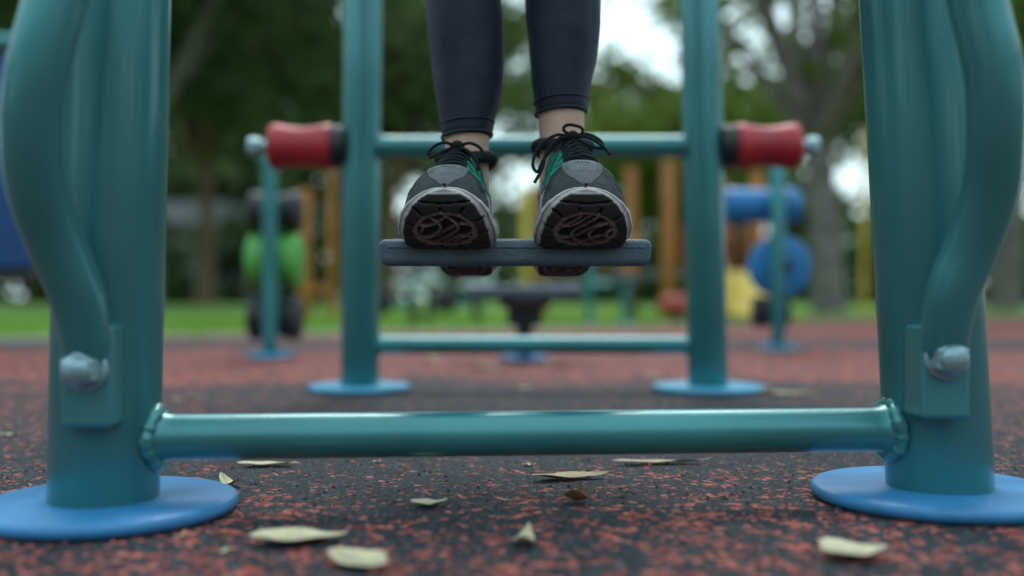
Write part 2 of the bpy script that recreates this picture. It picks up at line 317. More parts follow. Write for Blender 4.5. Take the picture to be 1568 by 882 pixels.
def shoe(side,tipx,heelx,hs,tag):
    sgn=side
    slope=(heelx-tipx)/(1.388-1.135)
    def place(u,y,zz): return (tipx+(y-1.135)*slope+u, y-u*slope*.6, CAMH+zz)
    def cen(s): return -sgn*float(np.interp(s,[0,.05,.12,.2,LEN],[.006,.002,-.001,.001,0]))
    NS,NB,NSD=170,84,8
    vs=[];cols=[]
    def sidecol(t,s):
        if t<=.15: return (.12,.11,.11)
        if .52<t<.62 and s>.05: return (.12,.14,.15)
        return RIM
    for i in range(NS+1):
        s=LEN*(i/NS); s=LEN*(.5-.5*math.cos(math.pi*i/NS))*.35+s*.65
        b,nn=Bs(s); w=SW(s); th=TH(s); c=cen(s)
        prof=[]
        for j in range(NB+1):
            t=-1+2*j/NB; u=t*(w-.002)
            v=.0045*abs(t)**6
            def pat(s0,ru,rs):
                a=math.sqrt((u/ru)**2+((s-s0)/rs)**2)
                if a<1.10 and a>.94: return 1
                if a<=.94:
                    q=math.sin(u*150+2.4*math.sin((s-s0)*85+sgn))
                    q2=math.sin((s-s0)*150+1.8*math.sin(u*70))
                    if abs(q)<.24 or abs(q2)<.20: return 1
                    return 2
                return 0
            p=pat(.058,.035,.028)
            if p==0 and s>.15: p=pat(.225,.026,.035)
            if p==1: d=.0022; col=(.22,.135,.13)
            elif p==2: d=-.0025; col=(.016,.012,.013)
            else:
                ang=math.atan2((s-.058),u*.8)
                g=abs(math.sin(ang*5.5+sgn*.3)) if s<.12 else abs(math.sin(s*150))
                if s<.022: g=abs(math.sin((s-.003)*230+abs(u)*18))
                if g<.22: d=-.0035; col=(.005,.005,.006)
                else: d=.0032; col=(.032,.028,.030)
            edge_=(1-abs(t))*w
            if edge_<.0036 or s<.0050: d=-.0005; col=RIM
            v-=d; prof.append((u,v,col))
        for q in range(NSD):
            t=(q+1)/NSD
            bul=.0045*math.sin(math.pi*min(1,t*1.1))
            prof.append(((w-.002+bul),.0045+t*(th-.0045),sidecol(t,s)))
        for q in range(9):
            t=1-2*(q+1)/10; prof.append((t*(w-.004),th+.001,(.05,.05,.05)))
        for q in range(NSD):
            t=1-q/NSD
            bul=.0045*math.sin(math.pi*min(1,t*1.1))
            prof.append((-(w-.002+bul),.0045+t*(th-.0045),sidecol(t,s)))
        for (u,v,col) in prof:
            y,zz=b+nn*v; vs.append(place(u+c,y,zz)); cols.append(col)
    R=len(prof); fs=[]
    for i in range(NS):
        for j in range(R):
            j2=(j+1)%R; fs.append((i*R+j,(i+1)*R+j,(i+1)*R+j2,i*R+j2))
    fs.append(tuple(range(R))); fs.append(tuple(NS*R+j for j in range(R-1,-1,-1)))
    o=add('shoe_sole_'+tag,vs,fs,SOLE,W); ca=o.data.color_attributes.new('Col','FLOAT_COLOR','POINT')
    ca.data.foreach_set('color',np.array([(*c,1) for c in cols]).ravel())
    def U(s,th_,off=0,):
        b,nn=Bs(s); w=max(SW(s)-.003,.001); t=TH(s)
        up=nn*.5+np.array([0,1])*.5; up/=np.linalg.norm(up)
        base=b+nn*(t-.003); h=HH(s)*hs+off; w+=off
        bx=float(np.interp(s,[0,.09,.16,.22,LEN],[.80,.95,1.10,1.0,.85])); q=float(np.interp(s,[0,.09,.16,LEN],[.85,.95,.98,.6]))
        cth,sth=math.cos(th_),max(math.sin(th_),0)
        u=w*math.copysign(abs(cth)**bx,cth); v=h*sth**q
        if s>.1: u*=1-.10*math.sin(min(v/.10,1)*math.pi)
        y,zz=base+up*v
        return place(u+cen(s)*(1-.3*sth),y,zz)
    NS2,NT=160,120; vs=[];cols=[]
    for i in range(NS2+1):
        f=i/NS2; s=LEN*(f*.6+.4*(.5-.5*math.cos(math.pi*f)))
        for j in range(NT+1):
            th_=math.pi*j/NT; deg=math.degrees(th_); dm=abs(deg-90)
            wob=.0008*math.sin(s*400+deg*.05)*(1 if s>.07 else 0)
            col=(.018,.029,.036); off=wob
            lateral=(math.cos(th_)*sgn>0)
            capw=36-(s/.052)**2*24
            if s<.052 and dm<capw:
                col=(.15,.155,.17); off=.0026
                if dm<capw*.6 and .012<s<.034 : col=(.21,.215,.23); off=.0034
                if abs(s-.024)<.0026 and dm<8 and math.sin(deg*2.4)>-.3: col=(.03,.03,.035)
            elif s<.024: col=(.055,.062,.070)
            elif deg<14 or deg>166: col=(.07,.075,.08); off=.001
            elif s>.052 and 19<dm<64:
                g=math.sin(s*270+dm*.17)
                if g>-.15: col=(.006,.34,.23) if g>.45 else (.012,.17,.13); off=.0018
                elif g<-.80: col=(.20,.38,.34)
            if s>.045 and dm>=66:
                g=math.sin(s*560+dm*.12)
                if lateral: col=(.03,.037,.042) if g>-.2 else (.014,.018,.022)
                else: col=(.40,.40,.42) if g>-.2 else (.12,.125,.135)
                off=.0008*(g>-.2)
            if s>.235: col=(.03,.04,.045)
            if dm<13 and s>.075: off=-.002; col=(.016,.026,.030)
            if 13<=dm<19 and s>.075: off=.0022; col=(.010,.013,.016)
            vs.append(U(s,th_,off)); cols.append(col)
    fs=[]
    R=NT+1
    for i in range(NS2):
        for j in range(NT): fs.append((i*R+j,i*R+j+1,(i+1)*R+j+1,(i+1)*R+j))
    o=add('shoe_upper_'+tag,vs,fs,UPPER,W); ca=o.data.color_attributes.new('Col','FLOAT_COLOR','POINT')
    ca.data.foreach_set('color',np.array([(*c,1) for c in cols]).ravel())
    def S(s,deg,off): return U(s,math.radians(deg),off)
    ss=[.080,.094,.108,.122,.136,.150]
    for k,s in enumerate(ss):
        s2=ss[k+1] if k+1<len(ss) else s+.004
        for dr in (1,-1):
            pts=[S(s-.002,90+dr*21,-.001),S(s,90+dr*16,.004),S((s+s2)/2,90,.0055+.0015*dr),S(s2,90-dr*16,.004),S(s2+.002,90-dr*21,-.001)]
            tube('lace_%s_%d_%d'%(tag,k,dr),pts,.0023,LACE,W,10,6)
    kx=Vector(S(.150,90,.009))
    tube('lace_knot_'+tag,[kx+Vector((-.008,0,0)),kx+Vector((0,-.003,.002)),kx+Vector((.008,0,0))],[.004,.0062,.004],LACE,W,14,4)
    def loop(nm,offs): tube(nm+tag,[kx+Vector(o_) for o_ in offs],.0021,LACE,W,10,8)
    m_=-sgn
    if side>0:
        loop('bow_loop_a_',[(0,0,0),(m_*.012,-.010,.008),(m_*.006,-.012,.014),(-m_*.010,-.010,.011),(-m_*.012,-.006,.004),(0,0,0)])
        loop('bow_loop_b_',[(0,0,0),(m_*.022,-.016,.000),(m_*.044,-.022,-.016),(m_*.052,-.024,-.038),(m_*.046,-.024,-.048),(m_*.038,-.022,-.032),(m_*.020,-.012,-.010),(0,0,0)])
        loop('lace_end_a_',[(0,0,0),(m_*.018,-.014,-.004),(m_*.034,-.022,-.022),(m_*.040,-.024,-.044),(m_*.050,-.026,-.062)])
        loop('lace_end_b_',[(0,0,0),(-m_*.018,-.014,-.002),(-m_*.034,-.020,-.012),(-m_*.048,-.020,-.026)])
        loop('bow_loop_c_',[(0,0,0),(-m_*.018,-.010,.002),(-m_*.034,-.014,-.006),(-m_*.038,-.016,-.016),(-m_*.024,-.014,-.014),(0,0,0)])
    else:
        loop('bow_loop_a_',[(0,0,0),(m_*.016,-.012,.003),(m_*.030,-.016,-.004),(m_*.034,-.018,-.016),(m_*.022,-.016,-.014),(0,0,0)])
        loop('bow_loop_b_',[(0,0,0),(-m_*.016,-.010,.004),(-m_*.030,-.014,-.002),(-m_*.036,-.016,-.012),(-m_*.022,-.014,-.010),(0,0,0)])
        loop('lace_end_a_',[(0,0,0),(m_*.012,-.016,-.006),(m_*.024,-.024,-.018),(m_*.028,-.026,-.034)])
        loop('lace_end_b_',[(0,0,0),(-m_*.014,-.014,-.006),(-m_*.026,-.024,-.014),(-m_*.034,-.026,-.018)])
    return kx
LSH=shoe(-1,-.0850,-.058,1.0,'a'); RSH=shoe(1,.0925,.066,1.12,'b')
def collar(cx,zc,tag):
    pts=[];n=40
    for i in range(n+1):
        a=2*math.pi*i/n; pts.append((cx+.0355*math.cos(a),1.333+.043*math.sin(a),zc-.004*math.sin(a)+.004*math.cos(2*a)))
    tube('shoe_collar_'+tag,pts,.0080,LACE,W,16)
collar(-.0625,CAMH+.184,'a'); collar(.0690,CAMH+.201,'b')
def tongue(cx,z0,tag):
    vs=[];fs=[]
    for i in range(9):
        for j in range(9):
            t=i/8;u=-1+2*j/8
            wd=.019*(1-.25*max(0,t-.7)/.3)
            vs.append((cx+u*wd,1.262+.030*t+.010*u*u,z0+.026*t-.006*u*u*(1 if t<.9 else 1.6)))
    for i in range(8):
        for j in range(8):
            b=i*9+j; fs.append((b,b+1,b+10,b+9))
    o=add('shoe_tongue_'+tag,vs,fs,LACE,W); s=o.modifiers.new('s','SOLIDIFY'); s.thickness=.006; s=o.modifiers.new('ss','SUBSURF'); s.levels=2;s.render_levels=2
tongue(-.0655,CAMH+.172,'a'); tongue(.0725,CAMH+.190,'b')
def loft(secs,n=48,caps=True):
    dense=cat(secs,6); vs=[];fs=[]
    for (z,cx,cy,rx,ry) in dense:
        for k in range(n):
            a=2*math.pi*k/n; vs.append((cx+rx*math.cos(a),cy+ry*math.sin(a),z))
    m=len(dense)
    for i in range(m-1):
        for k in range(n):
            k2=(k+1)%n; fs.append((i*n+k,i*n+k2,(i+1)*n+k2,(i+1)*n+k))
    if caps: fs.append(tuple(range(n-1,-1,-1))); fs.append(tuple((m-1)*n+k for k in range(n)))
    return vs,fs
def merge(parts):
    V=[];F=[]
    for v,f in parts:
        b=len(V); V+=list(v); F+=[tuple(i+b for i in x) for x in f]
    return V,F
legL=[(.445,-.0617,1.343,.0345,.040),(.459,-.0614,1.344,.0362,.0420),(.502,-.0605,1.350,.0450,.0480),(.5476,-.061,1.358,.0508,.0550),(.593,-.0650,1.362,.0532,.0580),(.638,-.0665,1.362,.0528,.058),(.70,-.069,1.355,.0495,.054),(.77,-.072,1.345,.0515,.056),(.85,-.075,1.348,.0560,.062),(.95,-.080,1.352,.066,.074),(1.05,-.084,1.356,.078,.086),(1.14,-.088,1.36,.086,.10)]
legR=[(.477,.067,1.344,.0348,.040),(.490,.0674,1.345,.0365,.0420),(.5205,.0684,1.350,.0418,.0465),(.5837,.0712,1.358,.0498,.0550),(.638,.0706,1.362,.0532,.058),(.70,.073,1.355,.0495,.054),(.77,.076,1.345,.0515,.056),(.85,.079,1.348,.0560,.062),(.95,.084,1.352,.066,.074),(1.05,.088,1.356,.078,.086),(1.14,.090,1.36,.086,.10)]
pelvis=[(1.08,.0,1.36,.16,.10),(1.13,.0,1.362,.175,.112),(1.20,0,1.36,.17,.105),(1.27,0,1.35,.14,.09)]
v,f=merge([loft(legL,64),loft(legR,64),loft(pelvis)])
o=add('leggings',v,f,LEGM,W); r=o.modifiers.new('r','REMESH'); r.mode='VOXEL'; r.voxel_size=.004; r.use_smooth_shade=True
r=o.modifiers.new('s','SMOOTH'); r.factor=.5; r.iterations=12
tx=bpy.data.textures.new('fold_noise','CLOUDS'); tx.noise_scale=.045
dm=o.modifiers.new('d','DISPLACE'); dm.texture=tx; dm.strength=.0035; dm.mid_level=.5; dm.texture_coords='GLOBAL'
def hem(cx,cy,rx,ry,z,tag,r=.0022,tilt=.003):
    tube('leggings_hem_'+tag,[(cx+rx*math.cos(a),cy+ry*math.sin(a),z+tilt*math.cos(a+.6)) for a in np.linspace(0,2*math.pi,49)],r,LEGM,W,10)
hem(-.0617,1.343,.0340,.040,.4475,'a'); hem(.067,1.344,.0343,.040,.4795,'b')
hem(-.0613,1.3445,.0372,.0433,.4645,'c',.0012); hem(.0676,1.3455,.0374,.0430,.4955,'d',.0012)
sk=[]
sk.append(loft([(.36,-.061,1.335,.030,.036),(.40,-.0615,1.338,.0300,.036),(.43,-.0617,1.342,.0300,.036),(.47,-.0617,1.345,.032,.037)]))
sk.append(loft([(.36,.0675,1.335,.031,.036),(.41,.0685,1.338,.0310,.036),(.45,.068,1.342,.0305,.036),(.50,.0675,1.345,.033,.037)]))
v,f=merge(sk); add('ankles',v,f,SKIN,W)
torso=[(1.14,0,1.36,.165,.11),(1.22,0,1.355,.15,.10),(1.32,0,1.35,.135,.09),(1.42,0,1.35,.15,.10),(1.52,0,1.355,.165,.10),(1.58,0,1.36,.17,.085),(1.62,0,1.365,.11,.065),(1.64,0,1.367,.065,.055)]
parts=[loft(torso)]
for sx in (-1,1): parts.append(tube_data(cat([(sx*.13,1.362,1.575),(sx*.19,1.36,1.545),(sx*.235,1.335,1.46),(sx*.25,1.325,1.42)],5),[.05]*5+[.054]*6+[.049]*5,24))
v,f=merge(parts); o=add('shirt',v,f,SHIRT,W); r=o.modifiers.new('r','REMESH'); r.voxel_size=.009; r.use_smooth_shade=True; r=o.modifiers.new('s','SMOOTH'); r.iterations=6
parts=[tube_data(cat([(0,1.367,1.58),(0,1.36,1.66),(0,1.352,1.72)],4),[.052]*4+[.049]*5,24)]
head=loft([(1.685,0,1.335,.030,.035),(1.70,0,1.335,.045,.055),(1.74,0,1.34,.062,.078),(1.79,0,1.345,.071,.092),(1.84,0,1.352,.073,.097),(1.88,0,1.355,.066,.088),(1.91,0,1.358,.045,.06),(1.925,0,1.36,.015,.02)])
parts.append(head)
parts.append(tube_data([(0,1.255,1.815),(0,1.243,1.79),(0,1.236,1.77),(0,1.25,1.762)],[.008,.010,.014,.008],12))
for sx in (-1,1):
    parts.append(tube_data([(sx*.068,1.352,1.82),(sx*.078,1.362,1.81),(sx*.078,1.362,1.785),(sx*.068,1.352,1.775)],[.008,.012,.010,.007],12))
    hx,hy,hz=(-.387,.955,1.015) if sx<0 else (.42,1.02,1.015)
    parts.append(tube_data(cat([(sx*.235,1.335,1.47),(sx*.262,1.32,1.36),(sx*.31,1.29,1.23),(hx-sx*.035,hy+.16,1.10),(hx-sx*.02,hy+.075,1.04)],5),list(np.linspace(.045,.024,21)),20))
    parts.append(tube_data([(hx-sx*.02,hy+.085,1.045),(hx-sx*.012,hy+.06,1.03),(hx,hy+.04,hz+.005),(hx,hy+.03,hz-.01)],[.024,.03,.034,.028],16))
    for i in range(4):
        zz=hz+.032-i*.021; rr=.033+(.002,.004,.003,-.001)[i]
        pts=[(hx+rr*math.cos(a)*1.0,hy-.0+rr*math.sin(a),zz) for a in [ (math.pi/2)-sx*(-.9)+(-sx)*t for t in np.linspace(0,3.3-.15*i,9)]]
        parts.append(tube_data(pts,[.009]*6+[.0085,.008,.006],10))
    pts=[(hx-sx*rr_*math.cos(a),hy+rr_*math.sin(a),hz+.045+.004*k) for k,(a,rr_) in enumerate([(1.2,.045),(.6,.038),(0,.036),(-.7,.036)])]
    parts.append(tube_data(pts,[.013,.012,.011,.008],12))
v,f=merge(parts); o=add('arms_and_head',v,f,SKIN,W); r=o.modifiers.new('r','REMESH'); r.voxel_size=.004; r.use_smooth_shade=True; r=o.modifiers.new('s','SMOOTH'); r.iterations=3
for sx in (-1,1):
    lathe('eye_%s'%('a' if sx<0 else 'b'),(sx*.030,1.262,1.812),(sx*.030,1.268,1.812),[(0,.004),(.5,.010),(1,.011)],BLACK,W,16)
tube('mouth',[(-.022,1.266,1.738),(0,1.256,1.736),(.022,1.266,1.738)],[.003,.0055,.003],paint('lips',(.4,.12,.1),.4),W,10,4)
hr_=loft([(1.76,0,1.395,.066,.06),(1.82,0,1.378,.079,.082),(1.86,0,1.365,.080,.098),(1.90,0,1.360,.068,.088),(1.93,0,1.362,.038,.05),(1.937,0,1.362,.01,.015)])
v,f=merge([hr_,tube_data(cat([(0,1.45,1.85),(0,1.49,1.83),(0,1.50,1.74),(0,1.485,1.62)],5),list(np.linspace(.028,.012,16)),16)])
o=add('hair',v,f,HAIR,W); r=o.modifiers.new('r','REMESH'); r.voxel_size=.006; r.use_smooth_shade=True

# ------------------------------------------------------------------ other equipment
def hourglass(name,a,b,r,mat,par,w=.86):
    return lathe(name,a,b,[(0,r*.85),(.04,r),(.15,r),(.5,r*w),(.85,r),(.96,r),(1,r*.85)],mat,par,32)
E=empty('roller_massage_station')
x=-.905;y=3.66
disc('base_plate',(x,y,.001),.085,.016,DISC2,E,40); tube('post',[(x,y,.01),(x,y,.40),(x,y,.66),(x-.005,y,.72),(x-.03,y,.765)],.027,TEALF,E,24,6)
for zz,r,mt in ((.556,.078,BLACK),(.366,.105,GREEN),(.146,.085,BLACK)):
    hourglass('roller_%d'%int(zz*100),(x-.105,y+.12,zz),(x+.09,y+.12,zz),r,mt,E,.8)
    rod('axle_%d'%int(zz*100),(x,y,zz),(x,y+.12,zz),.015,TEALF,E)
E=empty('twister_wheel_station')
x=1.14;y=4.2
disc('base_plate',(x,y,.001),.09,.016,DISC2,E,40); rod('post',(x,y,.01),(x,y,.82),.030,TEALF,E)
hourglass('roller_top',(.935,y+.12,.63),(1.263,y+.12,.63),.078,BLUE,E,.95); rod('axle_top',(x,y,.63),(x,y+.1,.63),.015,TEALF,E)
rod('turning_wheel',(x+.03,y+.06,.361),(x+.03,y+.12,.361),.136,BLUE,E,48,.012); rod('wheel_hub',(x+.03,y-.02,.361),(x+.03,y+.08,.361),.03,BLACK,E)
hourglass('roller_low',(x-.075,y+.12,.163),(x+.075,y+.12,.163),.072,BLACK,E)
rod('axle_low',(x,y,.163),(x,y+.1,.163),.015,TEALF,E)
E=empty('step_pedestal_station')
x=.045;y=3.5
disc('base_plate',(x,y,.001),.085,.018,DISC,E,40); rod('column',(x,y,.01),(x,y,.14),.030,BLACK,E); box('joint_block',(x-.062,y-.05,.125),(x+.062,y+.05,.205),BLACK,E,.015)
rod('joint_neck',(x,y,.19),(x,y,.24),.09,BLACK,E)
box('foot_pad',(x-.20,y-.09,.222),(x+.20,y+.09,.268),SLATE,E,.014,4)
def bike(x,y,s):
    E=empty('outdoor_exercise_bike')
    rod('front_leg',(x-.28*s,y,0),(x-.28*s,y,.42*s),.035,BLACK,E); rod('rear_leg',(x+.25*s,y,0),(x+.20*s,y,.38*s),.035,BLACK,E)
    rod('frame_tube',(x-.28*s,y,.22*s),(x+.25*s,y,.22*s),.03,TEALF,E)
    box('seat',(x+.05*s,y-.12,.38*s),(x+.38*s,y+.12,.44*s),WHITEP,E,.02); box('backrest',(x+.36*s,y-.12,.42*s),(x+.41*s,y+.12,.56*s),WHITEP,E,.02)
    rod('flywheel',(x-.1*s,y-.04,.24*s),(x-.1*s,y+.04,.24*s),.14*s,BLACK,E,32); rod('handlebar_stem',(x-.28*s,y,.4*s),(x-.2*s,y,.58*s),.02,WHITEP,E); rod('handlebar',(x-.2*s,y-.2,.58*s),(x-.2*s,y+.2,.58*s),.018,BLACK,E)
    box('console',(x-.30*s,y-.1,.43*s),(x-.12*s,y+.1,.48*s),WHITEP,E,.02)
bike(-.95,7.6,.8); bike(-.5,8.6,.8)
E=empty('leg_press_station')
rod('post_a',(.62,7.9,0),(.62,7.9,.62),.03,TEALF,E); rod('post_b',(.92,7.9,0),(.92,7.9,.36),.03,TEALF,E); rod('beam',(.62,7.9,.33),(.92,7.9,.33),.025,TEALF,E); box('seat',(.80,7.78,.36),(1.0,8.02,.40),SLATE,E,.02)
disc('base_plate_a',(.62,7.9,.002),.1,.015,DISC2,E,32); disc('base_plate_b',(.92,7.9,.002),.1,.015,DISC2,E,32)
E=empty('blue_information_board')
box('panel',(-3.05,4.0,.34),(-1.965,4.04,1.22),DBLUE,E,.03); rod('frame_top',(-3.15,4.02,1.29),(-2.02,4.02,1.27),.035,TEALF,E); rod('post_a',(-3.1,4.06,0),(-3.1,4.06,1.3),.035,TEALF,E); rod('post_b',(-2.22,4.07,0),(-2.22,4.07,1.3),.035,BLACK,E)
box('lower_rail',(-3.1,3.99,.29),(-1.95,4.05,.335),BLACK,E,.01)
E=empty('playground_structure')
yb=10.0
for i,(xx,yy,h) in enumerate([(1.60,yb,1.62),(1.36,yb+1.2,1.7),(.14,yb+.2,1.35),(.35,yb+1.5,1.6),(2.6,yb+.4,1.55),(2.5,yb+1.6,1.6)]):
    rod('post_%d'%i,(xx,yy,0),(xx,yy,h),.07 if i!=2 else .05,ORANGE if i!=2 else YELLOW,E,20)
box('deck',(1.36,yb,.42),(2.6,yb+1.5,.50),ROOF,E,.02); box('bridge_deck',(.2,yb+.4,.35),(1.4,yb+1.1,.41),ROOF,E,.02)
for k in range(7): rod('guard_bar_%d'%k,(.25+k*.18,yb+.45,.4),(.25+k*.18,yb+.45,.82),.018,ORANGE,E,10)
rod('guard_rail',(.2,yb+.45,.83),(1.4,yb+.45,.83),.025,ORANGE,E,12)
for k in range(6): rod('deck_bar_%d'%k,(1.75+k*.15,yb+.03,.5),(1.75+k*.15,yb+.03,.95),.018,REDP,E,10)
sv=[];sf=[]
path=cat([(2.35,yb-.05,.46),(2.30,yb-.4,.36),(2.2,yb-.9,.16),(2.1,yb-1.25,.06),(2.08,yb-1.45,.05)],5)
for p in path:
    for (dx,dz) in ((-.24,.16),(-.21,.03),(-.12,0),(.12,0),(.21,.03),(.24,.16)): sv.append((p[0]+dx,p[1],p[2]+dz))
for i in range(len(path)-1):
    for j in range(5): b=i*6+j; sf.append((b,b+1,b+7,b+6))
o=add('slide_chute',sv,sf,YELLOW,E); q=o.modifiers.new('s','SOLIDIFY'); q.thickness=.03
E=empty('spring_rider')
rod('spring',(1.45,8.6,0),(1.45,8.6,.12),.06,BLACK,E); 
tube('body',[(1.28,8.6,.12),(1.36,8.6,.16),(1.48,8.6,.15),(1.58,8.6,.22),(1.62,8.6,.27)],[.03,.08,.085,.06,.03],REDP,E,20,5); rod('grip',(1.55,8.5,.25),(1.55,8.7,.25),.012,BLACK,E)
E=empty('balance_beam_posts')
rod('post_a',(-2.15,10.2,0),(-2.15,10.2,1.35),.065,ORANGE,E,16); rod('post_b',(-1.84,10.0,0),(-1.84,10.0,1.75),.04,ORANGE,E,16)
rod('beam',(-2.15,10.2,.3),(-1.84,10.0,.3),.04,ORANGE,E,16)
E=empty('climbing_frame')
for i,(xx,yy) in enumerate(((3.45,9.6),(3.9,9.2),(4.7,9.9))): rod('post_%d'%i,(xx,yy,0),(xx,yy,1.85),.026,YELLOW,E,16)
rod('rail_a',(3.45,9.6,1.84),(4.7,9.9,1.84),.025,YELLOW,E,12); rod('rail_b',(3.9,9.2,1.84),(3.45,9.6,1.84),.025,YELLOW,E,12); rod('rail_c',(3.9,9.2,1.84),(4.7,9.9,1.84),.025,YELLOW,E,12)
E=empty('park_building')
box('walls',(-14.5,33,0),(-8.8,38,2.6),WALL,E,.02); 
add('roof',[(-15,32.6,2.61),(-8.3,32.6,2.61),(-8.3,38.4,2.61),(-15,38.4,2.61),(-13,35.5,3.7),(-10.3,35.5,3.7)],[(0,1,5,4),(1,2,5),(2,3,4,5),(3,0,4),(3,2,1,0)],ROOF,E,False)
for k in range(3): box('window_%d'%k,(-13.8+k*1.8,32.97,1.0),(-12.8+k*1.8,33.02,1.9),GLASS,E,.01)
box('door',(-9.7,32.97,0),(-9.0,33.02,2.0),ROOF,E,.01)
def car(x,y,nm,mt):
    E=empty(nm)
    pf=[(-2.1,.35),(-2.1,.75),(-1.9,.85),(-1.2,.92),(-.6,1.38),(.8,1.42),(1.5,.98),(2.05,.9),(2.1,.4)]
    v=[(x+a,y-.8,b) for a,b in pf]+[(x+a,y+.8,b) for a,b in pf]; n=len(pf)
    o=add('body',v,[tuple(range(n)),tuple(range(2*n-1,n-1,-1))]+[(i,i+n,(i+1)%n+n,(i+1)%n) for i in range(n)],mt,E,False); m=o.modifiers.new('b','BEVEL'); m.width=.06;m.segments=3
    gp=[(-1.05,.95),(-.55,1.32),(.75,1.35),(1.3,.98)]
    add('side_glass',[(x+a,y-.815,b) for a,b in gp],[(0,1,2,3)],GLASS,E,False)
    for i,wx in enumerate((-1.3,1.3)):
        for wy in (-.8,.62): rod('wheel_%d'%i,(x+wx,y+wy-.03,.32),(x+wx,y+wy+.2,.32),.32,BLACK,E,24); 
car(-3.4,38,'parked_car',WHITEP)

# ------------------------------------------------------------------ trees
def leaves(cent,rad,n,size,flat=1.0):
    cent=np.array(cent); idx=rng.integers(0,len(cent),n)
    d=rng.normal(size=(n,3)); d/=np.linalg.norm(d,axis=1)[:,None]; r=rng.random(n)**.5
    p=cent[idx]+d*(r*np.array(rad)[idx])[:,None]*np.array([1,1,.7*flat])
    p[:,2]=np.maximum(p[:,2],.05)
    a=rng.normal(size=(n,3)); a/=np.linalg.norm(a,axis=1)[:,None]
    b=np.cross(a,rng.normal(size=(n,3))); b/=np.linalg.norm(b,axis=1)[:,None]
    s=(size*(.6+.8*rng.random(n)))[:,None]
    V=np.stack([p-a*s,p-b*s*.5,p+a*s,p+b*s*.5],1).reshape(-1,3)
    F=np.arange(4*n).reshape(-1,4); return V,F
def quadmesh(name,V,F,mat,parent=None):
    me=bpy.data.meshes.new(name); me.vertices.add(len(V)); me.vertices.foreach_set('co',V.ravel())
    me.loops.add(F.size); me.loops.foreach_set('vertex_index',F.ravel()); me.polygons.add(len(F)); me.polygons.foreach_set('loop_start',np.arange(0,F.size,4)); me.update(calc_edges=True)
    me.materials.append(mat); o=bpy.data.objects.new(name,me); sc.collection.objects.link(o)
    if parent: o.parent=parent
    return o
def tree(name,x,y,h,tr,fork,R,nleaf,size,mat,bark,seed,limbs=6,crad=1.0,lean=(0,0)):
    rnd=random.Random(seed); E=empty(name); parts=[]
    top=Vector((x+lean[0],y+lean[1],fork))
    parts.append(tube_data(cat([(x,y,-.05),(x,y,.15),(x+lean[0]*.4+rnd.uniform(-.05,.05),y,fork*.5),tuple(top)],5),list(np.r_[np.linspace(tr*1.45,tr*1.05,5),np.linspace(tr,tr*.8,11)]),16))
    cs=[];rs=[]
    for i in range(limbs):
        a=2*math.pi*(i+rnd.random()*.7)/limbs; rr=R*rnd.uniform(.45,.95); hz=fork+(h-fork)*rnd.uniform(.35,.95)
        if i==0: rr=R*.15; hz=h*.93
        e=Vector((top.x+rr*math.cos(a),top.y+rr*math.sin(a),hz)); mid=top.lerp(e,.5)+Vector((rnd.uniform(-.3,.3),rnd.uniform(-.3,.3),-.1*rr+rnd.uniform(0,.4)))
        pp=cat([tuple(top-Vector((0,0,.15))),tuple(mid),tuple(e)],6); parts.append(tube_data(pp,list(np.linspace(tr*.6,tr*.1,len(pp))),10))
        for j in range(5):
            t=rnd.uniform(.35,1); q=Vector(pp[int(t*(len(pp)-1))]); e2=q+Vector((rnd.gauss(0,1),rnd.gauss(0,1),rnd.uniform(-.5,.9)))*R*.28
            parts.append(tube_data([tuple(q),tuple(q.lerp(e2,.5)+Vector((0,0,.1))),tuple(e2)],[tr*.2,tr*.12,tr*.05],6))
            cs.append(tuple(e2)); rs.append(crad*rnd.uniform(.55,1.15))
            cs.append(tuple(q.lerp(e2,.6)+Vector((rnd.gauss(0,.4),rnd.gauss(0,.4),rnd.gauss(0,.3))))); rs.append(crad*rnd.uniform(.4,.8))
    v,f=merge(parts); add('trunk_and_limbs',v,f,bark,E)
    V,F=leaves(cs,rs,nleaf,size); quadmesh('crown',V,F,mat,E)
tree('park_tree',-5.4,14.5,9,.22,2.9,4.8,9000,.135,LF_DARK,BARK,21,10,1.25)
tree('park_tree',-8.13,26,11.5,.22,3.8,5,6500,.22,LF_MID,BARK2,2,8,1.6)
tree('park_tree',-2.6,21,9.5,.2,2.6,3.8,7500,.17,LF_MID,BARK2,3,9,1.3)
tree('park_tree',4.07,12.6,7.5,.21,2.3,3.4,4400,.09,LF_BRIGHT,BARK,5,9,.75,(-.15,0))
tree('park_tree',8.3,16.5,10,.26,2.4,4.2,7000,.16,LF_DARK,BARK,6,8,1.2)
tree('park_tree',5.2,28,7.6,.2,1.6,3.4,7500,.19,LF_BRIGHT,BARK2,8,9,1.3)
tree('park_tree',-12.5,19,10,.25,2.2,4.5,6000,.2,LF_DARK,BARK2,9,8,1.5)
cs=[];rs=[]
def hcap(ang):
    d=math.degrees(ang)
    return float(np.interp(d,[-180,-40,-8,-3,3,7,12,17,22,30,180],[12,17,17,13,11,7.5,7.5,10,12,17,12]))
for i in range(560):
    a=math.radians(random.uniform(-38,38)); D=random.uniform(40,52); hc=hcap(a)*D/42
    z=random.uniform(.0,1)**.9*hc; cs.append((D*math.sin(a),D*math.cos(a),z)); rs.append(random.uniform(1.0,2.3))
for i in range(110):
    a=math.radians(random.uniform(-27,-8)); D=random.uniform(38.5,42); cs.append((D*math.sin(a),D*math.cos(a),random.uniform(.5,7.5))); rs.append(random.uniform(1.0,1.7))
V1,F1=leaves(cs,rs,34000,.40)
quadmesh('distant_trees',V1,F1,LF_MID)
cs2=[];rs2=[]
for i in range(180):
    a=math.radians(random.uniform(48,312)); D=random.uniform(15,21); z=random.uniform(.3,6.0); cs2.append((D*math.sin(a),D*math.cos(a),z)); rs2.append(random.uniform(1.2,2.2))
